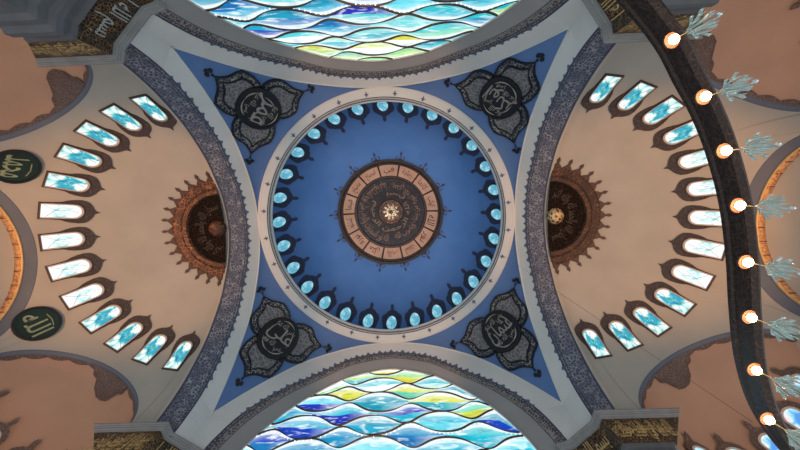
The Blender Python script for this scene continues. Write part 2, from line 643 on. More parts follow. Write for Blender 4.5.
base = Vector(dome_map(0, 0, 0))
dw = empty('window_1', base)
mb = MB(); mb.patch(outline_from_half(SURF_A, 3), dome_map, 0.12, 5, (0, 2.8)); mb.build('surround', M['domesur'], dw)
def oval_half(w, v0, v1):
    return [(w * math.cos(rad(a)), (v0 + v1) / 2 + (v1 - v0) / 2 * math.sin(rad(a))) for a in range(-85, 90, 14)] + [(0.0, v1)]


gl = oval_half(0.88, 0.1, 4.5)
fr = oval_half(1.02, -0.15, 4.8)
mb = MB(); mb.band(outline_from_half(fr), outline_from_half(gl), dome_map, 0.3, 0.1); mb.build('frame', M['navy'], dw)
mb = MB(); mb.patch(outline_from_half(gl), dome_map, 0.2, 4, (0, 2.2), 0.1); mb.build('glass', M['domeglass'], dw)
mb = MB()
mb.tube([dome_map(0, v, 0.24) for v in (.2, 1, 2, 3, 4.4)], 0.02, 4)
for v in (1.6, 3.0):
    mb.tube([dome_map(-.8, v, 0.24), dome_map(.8, v, 0.24)], 0.02, 4)
mb.build('glazing_bar', M['slate'], dw)
ORD = ['first', 'second', 'third', 'fourth', 'fifth', 'sixth', 'seventh', 'eighth', 'ninth', 'tenth', 'eleventh', 'twelfth', 'thirteenth', 'fourteenth',
       'fifteenth', 'sixteenth', 'seventeenth', 'eighteenth', 'nineteenth', 'twentieth', 'twenty-first', 'twenty-second', 'twenty-third',
       'twenty-fourth', 'twenty-fifth', 'twenty-sixth', 'twenty-seventh', 'twenty-eighth']
WN = [0]


def next_window(o):
    WN[0] += 1
    o.name = 'window_%d' % WN[0]


for k in range(28):
    a = -pi / 2 + 2 * pi * k / 28 + 0.002      # clockwise in the picture, from the topmost
    o = dw if k == 0 else copy_tree(dw)
    o.location = (base.x * math.cos(a), base.x * math.sin(a), base.z)
    o.rotation_euler = (0, 0, a)
    next_window(o)
    lab = 'small cyan-lit round-headed window at the foot of the blue dome, topmost of its circle' if k == 0 else \
        'small cyan-lit window at the foot of the blue dome, %s clockwise after the topmost' % ORD[k - 1]
    props(o, lab, 'window', 'small windows around the blue dome', 'structure')

# medallion in the crown ------------------------------------------------------------
def crown_map(x, y, h):
    r = math.hypot(x, y)
    return (x, y, dome_pt(r) - h)


def polar_map(fn):
    return lambda a, r, h: fn(r * math.cos(a), r * math.sin(a), h)


cmed = empty('dome_medallion', (0, 0, dome_pt(0)))
props(cmed, 'large bronze and tan lettered medallion in the crown of the blue dome', 'medallion')
mb = MB()
mb.lathe([(r, dome_pt(r) - h) for r, h in ((10.45, 0), (10.45, .35), (10.1, .5), (9.9, .42), (9.7, .42), (9.55, .3), (7.3, .3), (7.25, .5), (6.95, .55), (6.85, .35), (2.6, .35), (2.5, .6), (2.2, .62), (2.1, .4), (0.02, .4))], 112)
mb.build('disc', M['bronze'], cmed)
mb = MB()
for r0, r1, h in ((10.5, 10.2, .56), (7.3, 7.05, .62), (9.75, 9.6, .5)):
    mb.lathe([(r0, dome_pt(r0) - h + .2), (r0, dome_pt(r0) - h), (r1, dome_pt(r1) - h), (r1, dome_pt(r1) - h + .2)], 112)
mb.build('rim', M['bronze_rim'], cmed)
WORDS = ['الله', 'نور', 'السماوات', 'والارض', 'مثل', 'نوره', 'كمشكوة', 'فيها', 'مصباح', 'المصباح', 'في', 'زجاجة', 'كانها', 'كوكب']
pm = polar_map(crown_map)
for k in range(14):
    a0 = 2 * pi * k / 14
    mb = MB()
    da = 0.019
    rows = []
    for h0, ins in ((0.3, 0), (0.48, 0), (0.5, .06)):
        ring = []
        n = 8
        A0, A1 = a0 + da + ins / 8, a0 + 2 * pi / 14 - da - ins / 8
        for i in range(n + 1): ring.append((A0 + (A1 - A0) * i / n, 9.5 - ins))
        for i in range(n + 1): ring.append((A1 - (A1 - A0) * i / n, 7.42 + ins))
        rows.append([pm(a, r, h0) for a, r in ring])
    mb.grid(rows, True)
    n = 8
    mb.grid([[pm(A0 + (A1 - A0) * i / n, r, .5) for i in range(n + 1)] for r in (9.44, 8.8, 8.1, 7.48)])
    p = mb.build('lettered_panel', M['tan'], cmed)
    mb = MB()
    ac = a0 + pi / 14

    def tm(x, y, h, ac=ac):
        return pm(ac + x / 8.4, 8.45 + y, h)
    put_text(mb, WORDS[k], tm, 0, 0, 2.1, 1.5, 0.53)
    mb.build('lettering', M['ink'], p)
    # spike with a small bulb, at each divider
    mb = MB()
    prof2 = [(0.09, 10.4), (0.34, 10.55), (.30, 10.8), (0.07, 11.05), (0.06, 11.5), (.2, 11.62), (.2, 11.8), (.05, 11.95), (0.01, 12.3)]
    rows = []
    for hw, r in prof2:
        a = a0
        c, s_ = math.cos(a), math.sin(a)
        z = dome_pt(r) - 0.2
        rows.append([(r * c - hw * s_ * math.cos(q), r * s_ + hw * c * math.cos(q), z + hw * math.sin(q)) for q in np.linspace(0, 2 * pi, 7)[:-1]])
    mb.grid(rows, True)
    for sg in (-1, 1):
        mb.tube([pm(a0 + sg * x / 10.6, 10.4 + y, .2) for x, y in ((.2, .05), (.6, .2), (.8, .5), (.65, .75), (.35, .8))], 0.07, 5)
    mb.build('spike', M['bronze_rim'], cmed)
mb = MB()
put_text(mb, 'الله نور السماوات والارض مثل نوره كمشكوة فيها', lambda x, y, h: pm(-x / 5.2 + pi, 5.6 - y, h), 0, 0, 15.0, 2.0, 0.62)
put_text(mb, 'يهدي الله لنوره من يشاء ويضرب الله', lambda x, y, h: pm(-x / 5.2, 5.4 - y, h), 0, 0, 15.0, 2.0, 0.62)
put_text(mb, 'بسم الله الرحمن الرحيم', lambda x, y, h: pm(-x / 3.6 + 1, 3.7 - y, h), 0, 0, 20.0, 1.5, 0.62)
mb.build('calligraphy', solid('copper_lettering', (0.26, 0.14, 0.085), .5, .1), cmed)
mb = MB()
mb.lathe([(2.45, dome_pt(2.45) - .4), (2.4, dome_pt(2.4) - .75), (2.1, dome_pt(2.1) - .8), (2.0, dome_pt(2) - .6), (1.7, dome_pt(1.7) - .62), (0.02, dome_pt(0) - .62)], 48)
rs = mb.build('rosette', M['copper'], cmed)
for k in range(10):
    a = 2 * pi * k / 10
    mb = MB()
    mb.patch([(math.cos(q) * .62, math.sin(q) * .26) for q in np.linspace(0, 2 * pi, 13)[:-1]],
             lambda x, y, h, a=a: crown_map((1.02 + x) * math.cos(a) - y * math.sin(a), (1.02 + x) * math.sin(a) + y * math.cos(a), h), 0.78, 2, (0, 0), .6)
    mb.build('petal', M['goldrose'], rs)

# ------------------------------------------------------------------ pendentives, arches
mb = MB()
nt_, nr_ = 168, 22
rows = []
angs = []
for q in range(4):
    for i in range(NN):
        pass
us = list(A[:, 0])
angl = sorted(set([round(math.atan2(u, HS), 6) for u in us]))
octs = []
for q in range(4):
    for a in angl: octs.append(q * pi / 2 + a)
    for a in angl: octs.append(q * pi / 2 + pi / 2 - a)
octs = sorted(set(round(a % (2 * pi), 5) for a in octs))
for i in range(nr_ + 1):
    f = i / nr_
    row = []
    for a in octs:
        c, s_ = math.cos(a), math.sin(a)
        rb = HS / max(abs(c), abs(s_))
        r = HS + (rb - HS) * f
        row.append((r * c, r * s_, zpend(r * c, r * s_) if f < 1 else zA(min(abs(c), abs(s_)) * rb)))
    rows.append(row)
mb.grid(rows, True)
props(mb.build('ceiling_pendentives', M['blue2'], smooth=True), 'four blue curved triangles between the dome ring and the arches', 'ceiling', kind='structure')


def white_pt(ax, s, t, wv, h=0.0):
    """White arch band: t in -1..1 along, w 0 at the inner edge, 1 at the pendentive; h lifts towards the hall."""
    tt = abs(t) * NN
    i = min(int(tt), NN - 1)
    f = tt - i
    a = A[i] * (1 - f) + A[i + 1] * f
    b = (Bc if ax == 0 else Dc)
    b = b[i] * (1 - f) + b[i + 1] * f
    ob = XB if ax == 0 else YD
    sg = 1 if t >= 0 else -1
    u = (b[0] + (a[0] - b[0]) * wv) * sg
    return side(ax, s, u - sg * h * .5 * (abs(t)), ob + (HS - ob) * wv, b[1] + (a[1] - b[1]) * wv - h)


ANAME = {(0, -1): 'left', (0, 1): 'right', (1, -1): 'upper', (1, 1): 'lower'}
TN = 1
for (ax, s), nm in ANAME.items():
    TN += 1
    root = empty('trim_%d' % TN, side(ax, s, 0, HS, ZR))
    props(root, ('wide arch with a navy arabesque underside on the %s side of the dome' if ax == 0 else
                 'arch with a thin dark carved strip around the %s stained glass window') % nm, 'arch', kind='structure')
    # white band
    mb = MB()
    mb.grid([[white_pt(ax, s, -1 + 2 * j / 96, wv) for j in range(97)] for wv in (0, .25, .5, .75, 1)])
    mb.build('white_band', M['white'], root, True)
    # edge moulding between white and blue
    mb = MB()
    mb.tube([white_pt(ax, s, -1 + 2 * j / 96, 1.0, 0.03) for j in range(97)], 0.1, 5)
    mb.build('edge_bead', M['white'], root, True)
    # crenellated painted edge
    n = 21 if ax == 0 else 25
    for k in range(-n, n + 1):
        t0 = k / (n + .5) * .97
        big = k % 2 == 0
        wd = (0.36 if big else 0.24) / 24.0
        ht = (.34 if big else .22) * (1.0 if ax == 0 else .9) / (1 + 0.9 * abs(t0))
        mb = MB()
        f = lambda u, v, h, t0=t0: white_pt(ax, s, max(-1, min(1, t0 + u)), v, h)
        pts = [(-wd * 1.3, 0), (wd * 1.3, 0), (wd * .9, ht * .35), (wd * .45, ht * .5), (wd * .5, ht * .7), (0, ht), (-wd * .5, ht * .7), (-wd * .45, ht * .5), (-wd * .9, ht * .35)]
        mb.patch(pts, f, 0.05, 2, (0, ht * .3))
        mb.build('crenel', M['tooth'], root)
    if ax == 0:
        P0, P1, o0, o1 = Bfull, Cfull, XB, XC
    else:
        P0, P1, o0, o1 = Dfull, Gfull, YD, YG
    P0, P1 = resample(cut(list(map(tuple, P0)), 28.1), 80), resample(cut(list(map(tuple, P1)), 28.1), 80)
    m0, m1 = mirror(P0), mirror(P1)

    def loft(w0, w1, h=0.0, steps=2):
        return [[side(ax, s, u0 + (u1 - u0) * wv, o0 + (o1 - o0) * wv, z0 + (z1 - z0) * wv - h) for (u0, z0), (u1, z1) in zip(m0, m1)]
                for wv in np.linspace(w0, w1, steps)]
    if ax == 0:
        mb = MB(); mb.grid(loft(0.0, 1.0, 0, 4)); mb.build('patterned_soffit', M['soffit'], root, True)
        mb = MB(); mb.grid([[side(ax, s, u * k_, XC + d_, z + e_) for u, z in m1] for k_, d_, e_ in ((1, 0, 0), (1.0, .2, .0), (1.0, .42, .04))]); mb.build('back_edge', M['beige'], root, True)
        for w0, w1 in ((-.02, .06), (.12, .16), (.93, 1.02)):
            mb = MB(); mb.grid(loft(w0, w1, .05)); mb.build('border_line', M['navy'], root, True)
    else:
        mb = MB(); mb.grid(loft(0.0, .34, 0)); mb.build('carved_strip', M['strip'], root, True)
        mb = MB(); mb.grid(loft(.30, 1.0, 0, 4)); mb.build('grey_reveal', M['grey'], root, True)
        for w0, w1 in ((-.03, .03), (.08, .12), (.33, .36)):
            mb = MB(); mb.grid(loft(w0, w1, .05)); mb.build('border_line', M['navy'], root, True)

for s in (-1, 1):
    for t in (-1, 1):
        mb = MB(); mb.grid([[(t * x, s * (YG - .04), z) for x in (15.2, 18.6)] for z in (10, 20, 28.3)])
        o = mb.build('wall_reveal', M['grey'])
        props(o, 'grey wall strip between the %s stained glass window and its %s pier' % ('upper' if s < 0 else 'lower', 'left' if t < 0 else 'right'), 'wall', kind='structure')
# white corner surfaces below the pendentive tips
corners = MB()
TN += 1
for sx in (-1, 1):
    for sy in (-1, 1):
        rows = []
        for z in np.linspace(ZT, 28.2, 8):
            ub = float(np.interp(-z, -Bfull[:, 1], Bfull[:, 0]))
            ud = float(np.interp(-z, -Dfull[:, 1], Dfull[:, 0]))
            f = (ZT - z) / (ZT - 28.2)
            mid = HS - 0.1 * f
            rows.append([(sx * XB, sy * ub, z), (sx * (XB + mid) / 2, sy * (ub + mid) / 2, z), (sx * mid, sy * mid, z), (sx * (ud + mid) / 2, sy * (YD + mid) / 2, z), (sx * ud, sy * YD, z)])
        mb = MB(); mb.grid(rows)
        o = mb.build('wall_%s_%s' % ('upper' if sy < 0 else 'lower', 'left' if sx < 0 else 'right'), M['white'], None, False)
        props(o, 'white corner wall above the %s %s pier cornice' % ('upper' if sy < 0 else 'lower', 'left' if sx < 0 else 'right'), 'wall', kind='structure')

# ------------------------------------------------------------------ cartouches on the pendentives
PS, PZ = 27.9, 27.5
PHI = math.acos(22.75 / PS)


def pend_map(sx, sy):
    th = math.atan2(sy, sx)
    er = Vector((math.cos(th), math.sin(th), 0)); et = Vector((-math.sin(th), math.cos(th), 0)); ez = Vector((0, 0, 1))
    c = er * math.cos(PHI) + ez * math.sin(PHI)
    da = er * math.sin(PHI) - ez * math.cos(PHI)       # outward and down

    def f(a, b, h):
        rho = math.hypot(a, b) / PS
        d = c if rho < 1e-6 else c * math.cos(rho) + (da * a + et * b).normalized() * math.sin(rho)
        p = d * PS
        x, y = p.x, p.y
        return (x - d.x * h, y - d.y * h, zpend(x, y) - d.z * h)
    return f


LOBE = [(2.0, 1.4), (2.7, 2.2), (2.85, 3.0), (2.75, 3.7), (2.55, 4.3), (1.95, 4.75), (1.5, 4.95), (0.9, 5.3), (0.45, 5.75), (0.12, 6.2)]
NAMES = {(-1, -1): 'عمر', (1, -1): 'ابوبكر', (1, 1): 'عثمان', (-1, 1): 'علي'}
FN = {(-1, -1): 'upper left', (1, -1): 'upper right', (1, 1): 'lower right', (-1, 1): 'lower left'}
for (sx, sy), word in NAMES.items():
    f = pend_map(sx, sy)
    root = empty('calligraphy_cartouche', f(0, 0, 0))
    props(root, 'dark three-lobed calligraphy cartouche on the %s blue corner beside the dome ring' % FN[(sx, sy)], 'cartouche', 'cartouches on the blue corners')
    for be, L_ in ((0, 6.6), (rad(116), 7.5), (rad(-116), 7.5)):
        k_ = 1.0 if be == 0 else 1.06
        wk = 1.0 if be == 0 else .88

        def g(x, y, h, be=be):
            return f(y * math.cos(be) - x * math.sin(be), y * math.sin(be) + x * math.cos(be), h)
        out = outline_from_half([(x * wk, y * k_ - (.5 if be == 0 else .3)) for x, y in LOBE] + [(0, 6.0 * k_)], 3)
        mb = MB(); mb.patch(out, g, 0.12, 5, (0, 3.0)); lobe = mb.build('lobe', M['silver'], root)
        inn = [((x) * .70, 3.0 + (y - 3.0) * .72 - .15) for x, y in out]
        mb = MB(); mb.patch(inn, g, 0.2, 5, (0, 2.8), .1); mb.build('inner_field', M['tracery'], lobe)
        mb = MB(); mb.band([(x * 1.03, 3.0 + (y - 3) * 1.03) for x, y in out], [(x * .95, 3.0 + (y - 3) * .95) for x, y in out], g, 0.28, 0.0)
        mb.band([(x * 1.07, 2.8 + (y - 2.8) * 1.07) for x, y in inn], [(x * .97, 2.8 + (y - 2.8) * .97) for x, y in inn], g, 0.3, 0.1)
        mb.build('border', M['black'], lobe)
        # finial: stem and three-leaf tip
        mb = MB()
        e = L_
        mb.tube([g(0, 5.7, .12), g(0, e - .3, .12)], 0.08, 6)
        for cx, cy, r in ((0, e + .3, .25), (-.3, e - .03, .23), (.3, e - .03, .23), (0, e - .45, .13)):
            mb.patch([(cx + r * math.cos(q), cy + r * math.sin(q)) for q in np.linspace(0, 2 * pi, 11)[:-1]], g, 0.18, 2)
        mb.build('finial', M['black'], root)
    # central disc
    circ = lambda r, n=48: [(r * math.cos(2 * pi * q / n), r * math.sin(2 * pi * q / n)) for q in range(n)]
    mb = MB(); mb.patch(circ(2.65), f, 0.45, 4, (0, 0)); dsc = mb.build('disc', M['black'], root)
    mb = MB(); mb.band(circ(2.75), circ(2.5), f, 0.55, 0); mb.build('disc_rim', M['black'], dsc)
    mb = MB()
    th = math.atan2(sy, sx)
    rot = -th if True else 0
    # letters upright with respect to the dome centre
    def h_(x, y, h): return f(-y, x, h)
    put_text(mb, word, h_, 0, 0.0, 4.0, 2.6, 0.50)
    put_text(mb, 'رضي الله عنه', h_, 0, -1.3, 3.3, 1.1, 0.50)
    put_text(mb, 'رضي الله عنه', h_, 0, 1.25, 3.3, 1.3, 0.50)
    for q in range(5):
        r = 2.2 - .3 * (q % 2)
        a = q * 1.3
        mb.tube([f(r * math.cos(a + t_), r * math.sin(a + t_) * .95, .52) for t_ in np.linspace(0, 1.1, 9)], [0.02, .05, .08, .1, .1, .08, .06, .04, .02], 4)
    mb.build('calligraphy', solid('silvery_bronze_lettering', (0.34, 0.30, 0.26), .45, .05), dsc)

# ------------------------------------------------------------------ tympanum windows with leaf-shaped stained glass
def hexc(h):
    return tuple(((int(h[i:i + 2], 16) / 255) ** 2.2) for i in (0, 2, 4))


PAL_TOP = [hexc(x) for x in ('dcec90', 'f4f8d8', 'b8e088', '90d8c8', 'e0d850', '58c8d0', 'ffffff', '98dc98')]
PAL_MID = [hexc(x) for x in ('30b8c8', '58d0d8', '1fa0b8', 'c8f0e8', '70d0b0', 'd8d840', '90e0e0', 'f0fafa', '28b0c0')]
PAL_LOW = [hexc(x) for x in ('0890c0', '18a8cc', '1040b8', '20b8d0', '20b8d0', '78c030', '1078b8', '68d8e8', '18a0b8', '2030b0', '30c0c8', '1098b8')]


def gz(u):
    """arch height at u for the glass edge"""
    return float(np.interp(abs(u), Gfull[:, 0], Gfull[:, 1], right=15.0))


for s in (-1, 1):
    root = empty('window_x', (0, s * YG, 12.0))
    next_window(root)
    props(root, 'huge arched stained glass window of wavy blue, teal and yellow leaves at the %s edge' % ('top' if s < 0 else 'bottom'), 'window', kind='structure')
    rnd = random.Random(11 if s < 0 else 23)
    lam, hk, zb = 7.6, 1.85, 14.0
    K = 18
    off = 0 if s < 0 else 1.3

    def line(k, u):
        ph = (k % 2) * pi + 0.35 * math.sin(k * 2.1 + off)
        return 45.2 - k * hk + 0.40 * hk * math.cos(2 * pi * (u + off) / lam + ph - 0.35 * (-1) ** k * math.sin(2 * pi * (u + off) / lam + ph)) + 0.30 * math.sin(u * .21 + k * 1.7 + off) \
            
    gx, cm, bead = MB(), MB(), MB()
    cols = []
    du = 0.22
    nu = int(31.6 / du)
    for k in range(-1, K):
        ph = ((k) % 2) * pi
        memo = {}
        for i in range(nu):
            u0, u1 = -15.8 + i * du, -15.8 + (i + 1) * du
            t0, t1 = line(k, u0), line(k, u1)
            b0, b1 = line(k + 1, u0), line(k + 1, u1)
            g0, g1 = gz(u0) + .05, gz(u1) + .05
            T0, T1, B0, B1 = min(t0, g0), min(t1, g1), min(b0, g0), min(b1, g1)
            if T0 - B0 < 1e-3 and T1 - B1 < 1e-3:
                continue
            uc = (u0 + u1) / 2 + off
            # the cell: between two necks of this row; narrow necks are white glass
            gap = ((t0 + t1) - (b0 + b1)) / 2
            cell = math.floor((uc / lam) + (0.5 if ph == 0 else 0.0) )
            if cell not in memo:
                depth = (gz(0) - (45.2 - k * hk)) / 12.0 + abs(uc) * 0.025
                r = rnd.random() * .35 + depth
                pal = PAL_TOP if r < .52 else (PAL_MID if r < 1.0 else PAL_LOW)
                memo[cell] = (rnd.choice(pal), rnd.choice(pal))
            c = memo[cell]
            # each leaf is split by an inner vein into an upper and a lower glass
            m0, m1 = T0 * .45 + B0 * .55, T1 * .45 + B1 * .55
            y = s * YG
            pos = (uc / lam + (0.5 if ph == 0 else 0.0)) % 1.0
            wt = np.array((.90, .96, .95))
            ca_, cb_ = np.array(c[0]), np.array(c[1])
            k1 = 1.5 * max(0, pos - .55)
            k2 = 0.55 - 1.3 * min(pos, .7)
            k1, k2 = min(1, max(0, k1)), min(1, max(0, k2))
            gx.add([(u0, y, B0), (u1, y, B1), (u1, y, m1), (u0, y, m0)], [(0, 1, 2, 3)])
            lo_ = ca_ * .8 * (1 - k1) + wt * k1
            hi_ = ca_ * (1 - k1) + wt * k1
            cols += [lo_, lo_, hi_, hi_]
            n0, n1 = m0 * .38 + T0 * .62, m1 * .38 + T1 * .62
            gx.add([(u0, y, m0), (u1, y, m1), (u1, y, n1), (u0, y, n0)], [(0, 1, 2, 3)])
            lo_ = cb_ * (1 - k2) + wt * k2
            hi_ = wt * .3 + cb_ * .7
            cols += [lo_, lo_, hi_, hi_]
            gx.add([(u0, y, n0), (u1, y, n1), (u1, y, T1), (u0, y, T0)], [(0, 1, 2, 3)])
            top_ = wt * .9 + cb_ * .1
            cols += [hi_ * .4 + wt * .6, hi_ * .4 + wt * .6, top_, top_]
        # lead along the line
        seg = []
        yy = s * (YG - 0.06)
        for i in range(nu * 1 + 1):
            u = -15.8 + i * du
            z = line(k, u)
            if z < gz(u) - .02:
                seg.append((u, yy, z))
            else:
                if len(seg) > 1: cm.tube(seg, [0.04 + 0.09 * abs(math.sin(pi * (p[0] + off) / lam + k)) for p in seg], 5)
                seg = []
        if len(seg) > 1: cm.tube(seg, [0.04 + 0.09 * abs(math.sin(pi * (p[0] + off) / lam + k)) for p in seg], 5)
        # white beaded ribs low down
        if k >= 7 and k % 3 == 1:
            for i in range(0, nu, 2):
                u = -15.8 + i * du
                z = line(k, u) - .28
                if z < gz(u) - .3:
                    bead.ball((u, yy, z), .075, 6, 4)
    me = gx.build('glass', M['leaf'], root)
    ca = me.data.color_attributes.new('Col', 'FLOAT_COLOR', 'CORNER')
    arr = np.ones((len(cols), 4), np.float32)
    arr[:, :3] = np.array(cols, np.float32)
    ca.data.foreach_set('color', arr.ravel())
    cm.build('lead_came', M['lead'], root, True)
    bead.build('beaded_rib', M['pearl'], root)
    mb = MB()
    mg = mirror(Gfull)
    mb.grid([[(u * 1.0, s * (YG - a_), z + b_) for u, z in mg] for a_, b_ in ((.02, .0), (.16, -.02), (.16, -.2), (.0, -.22))])
    mb.build('frame', M['frame'], root)

# ------------------------------------------------------------------ half-domes
CX, SR, SZ = 23.0, 17.7, 28.0


def ap_z(az, s):
    """lower edge of the half-dome shell at azimuth az (degrees)"""
    a = abs(az)
    if a > 83.5:
        return 28.3
    A0, AW, AH = (1.2, 29.6, 7.35) if s < 0 else (0.0, 28.3, 7.0)
    if abs(az - A0) < AW:
        return SZ + AH * math.sqrt(1 - ((az - A0) / AW) ** 2)
    d = abs(a - 58.5)
    H = 6.2 if s < 0 else (5.6 if az > 0 else 5.2)
    if d < 25:
        return SZ + H * math.sqrt(1 - (d / 25) ** 2)
    return 26.0


def sph(s, az, el, h=0.0):
    """az, el in radians"""
    r = SR - h
    return (s * (CX + r * math.cos(el) * math.cos(az)), r * math.cos(el) * math.sin(az), SZ + r * math.sin(el))


SIDE = {-1: 'left', 1: 'right'}
for s in (-1, 1):
    mb = MB()
    azs = sorted(set(list(np.arange(-91.5, 91.6, 0.75)) + [x * y for x in (28.3, 33.5, 83.5, 28.25, 33.55, 83.45, 30.8, 30.75, 28.4, 28.35) for y in (-1, 1)]))
    rows = []
    for i in range(41):
        row = []
        for az in azs:
            z0 = ap_z(az, s)
            e0 = math.asin((z0 - SZ) / SR)
            e = e0 + (pi / 2 - e0) * i / 40
            row.append(sph(s, rad(az), e))
        rows.append(row)
    mb.grid(rows)
    props(mb.build('ceiling_half_dome', M['beige'], smooth=True), 'beige half-dome behind the arch on the %s side' % SIDE[s], 'half-dome', kind='structure')

# half-dome windows
def hd_map(u, v, h):
    el = rad(25.6) + v / SR
    az = u / (SR * math.cos(el))
    r = SR - h
    return (r * math.cos(el) * math.cos(az), r * math.cos(el) * math.sin(az), r * math.sin(el))


HS_OUT = [(1.0, -.1), (1.02, 1.0), (1.10, 1.8), (1.28, 2.2), (1.40, 2.7), (1.45, 3.4), (1.34, 3.95), (1.10, 4.25), (.80, 4.5), (.40, 4.68), (.16, 4.85), (0, 5.25)]
hb = Vector(hd_map(0, 0, 0))


def half_window(glassmat):
    r = empty('window_h', hb)
    mb = MB(); mb.patch(outline_from_half(HS_OUT, 3), hd_map, 0.1, 5, (0, 2.4)); mb.build('surround', M['surround'], r)
    o1, o2, o3 = arch_half(.95, -.05, 3.85), arch_half(.90, .02, 3.76), arch_half(.76, .1, 3.56)
    mb = MB(); mb.band(outline_from_half(o1), outline_from_half(o2), hd_map, 0.24, .05); mb.build('outer_frame', M['darkframe'], r)
    mb = MB(); mb.band(outline_from_half(o2), outline_from_half(o3), hd_map, 0.18, .05); mb.build('frame', M['frame'], r)
    mb = MB(); mb.patch(outline_from_half(o3), hd_map, 0.15, 4, (0, 1.4), .1); g = mb.build('glass', glassmat, r)
    mb = MB()
    mb.tube([hd_map(-.7, .5, .19), hd_map(0.1, 1.3, .19), hd_map(.15, 2.4, .19), hd_map(-.1, 3.3, .19)], .016, 4)
    mb.tube([hd_map(.7, .3, .19), hd_map(.1, 1.3, .19), hd_map(-.4, 2.5, .19)], .016, 4)
    mb.build('lead_came', M['lead'], g)
    return r


hwA, hwB = half_window(M['glassA']), half_window(M['glassB'])
usedA = usedB = False
for s in (-1, 1):
    for k in range(-6, 7):
        az = rad(13.42 * k - 0.4) if s < 0 else rad(13.5 * k + 0.3)
        teal = abs(k) >= 3 if s > 0 else (k <= -2 or k >= 3)
        if teal:
            o = hwB if not usedB else copy_tree(hwB); usedB = True
        else:
            o = hwA if not usedA else copy_tree(hwA); usedA = True
        rz = az if s > 0 else pi - az
        c_, s_ = math.cos(rz), math.sin(rz)
        o.location = (s * CX + hb.x * c_, hb.x * s_, SZ + hb.z)
        o.rotation_euler = (0, 0, rz)
        next_window(o)
        props(o, 'tall arched stained glass window in the %s half-dome, %s of thirteen counted from the top of the picture' % (SIDE[s], ORD[k + 6]),
              'window', 'windows of the %s half-dome' % SIDE[s], 'structure')

# medallions in the half-domes -----------------------------------------------------
for s in (-1, 1):
    root = empty('half_dome_medallion', sph(s, 0, pi / 2 - .001))
    props(root, 'spiky-edged round %s medallion in the crown of the %s half-dome' % ('copper and black' if s < 0 else 'dark brown', SIDE[s]), 'medallion')

    def hm(a, r, h):
        """a: angle, r: distance from the crown along the shell"""
        e = r / SR
        q = SR - h
        x, y, z = q * math.sin(e) * math.cos(a), q * math.sin(e) * math.sin(a), q * math.cos(e)
        return (s * (CX + x), y, SZ + z)
    n = 96
    A_ = np.linspace(-pi / 2, pi / 2, n + 1)
    prof = [(7.0, 0), (7.0, .3), (6.8, .42), (6.0, .42), (5.7, .7), (5.2, .75), (5.0, .45), (4.6, .4), (2.0, .4), (1.6, .4)]
    mb = MB(); mb.grid([[hm(a, r, h) for a in A_] for r, h in prof[:7]]); mb.build('carved_ring', M['copper'] if s < 0 else lace('brown_relief', (0.03, .015, .010), (.13, .06, .035), 2.0, .06, (.06, .028, .018), .1, .6), root)
    mb = MB(); mb.grid([[hm(a, r, h) for a in A_] for r, h in prof[6:] + [(0.01, .4)]]); mb.build('disc', M['darkdisc'], root)
    for k in range(15):
        a0 = -pi / 2 + pi * (k + .5) / 15
        mb = MB()
        mp = lambda u, v, h, a0=a0: hm(a0 + u / 7.2, 6.75 + v, h)
        mb.patch(outline_from_half([(.80, 0), (.70, .25), (.42, .55), (.16, .8), (.06, .95), (.05, 1.05), (.17, 1.15), (.2, 1.3), (.07, 1.5), (0, 1.65)], 2), mp, .22, 3, (0, .4))
        mb.build('tooth', M['ink'], root)
    mb = MB()
    put_text(mb, 'سبحان الله والحمد لله والله اكبر', lambda x, y, h: hm(-s * x / 3.4, 3.4 + y * (1), h), 0, 0, 9.5, 1.6, .45)
    mb.build('calligraphy', solid('dim_lettering', (.045, .03, .022), .7, .0), root)
    mb = MB()
    c0 = Vector(hm(0, 1.1, .4))
    mb.lathe([(.0 + .02, c0.z - .9), (.5, c0.z - .85), (.95, c0.z - .55), (1.15, c0.z - .1), (1.2, c0.z + .3)], 32, (c0.x, 0))
    mb.build('hanging_boss', M['goldrose'] if s > 0 else M['copper'], root, True)

# roundels of green calligraphy on the left half-dome ----------------------------------
def sphere_frame(s, p):
    d = (Vector(p) - Vector((s * CX, 0, SZ))).normalized()
    up = (Vector((0, 0, 1)) - d * d.z).normalized()
    t = up.cross(d)

    def f(u, v, h):
        q = (d + t * (u / SR) + up * (v / SR)).normalized() * (SR - h)
        return (s * CX + q.x, q.y, SZ + q.z)
    return f


for p, word, nm in (((-37.54, -8.56, 33.34), 'محمد', 'upper'), ((-37.70, 8.48, 33.03), 'الله', 'lower')):
    f = sphere_frame(-1, p)
    root = empty('calligraphy_roundel', f(0, 0, 0))
    props(root, 'round black plaque with green-gilt calligraphy on the left half-dome, %s of two' % nm, 'plaque', 'green calligraphy roundels')
    circ = lambda r, n=40: [(r * math.cos(2 * pi * q / n), r * math.sin(2 * pi * q / n)) for q in range(n)]
    mb = MB(); mb.patch(circ(1.75), f, .16, 4, (0, 0)); mb.build('plate', M['blackgreen'], root)
    mb = MB(); mb.band(circ(1.92), circ(1.72), f, .3, 0); mb.build('rim', M['black'], root)
    mb = MB()
    put_text(mb, word, f, 0, -.1, 2.5, 1.9, .2)
    mb.tube([f(-.9, .95, .2), f(-.2, 1.15, .2), f(.6, 1.05, .2)], .05, 4)
    mb.build('calligraphy', M['palegreen'], root)

# ------------------------------------------------------------------ exedras: quarter-domes opening from the half-domes
def aperture(s, azc, W, n=48):
    pts = []
    for i in range(n + 1):
        q = -math.cos(pi * i / n)
        az = azc + W * q * .9995
        z = ap_z(az, s)
        e = math.asin((z - SZ) / SR)
        pts.append(Vector(sph(s, rad(az), e)))
    return pts


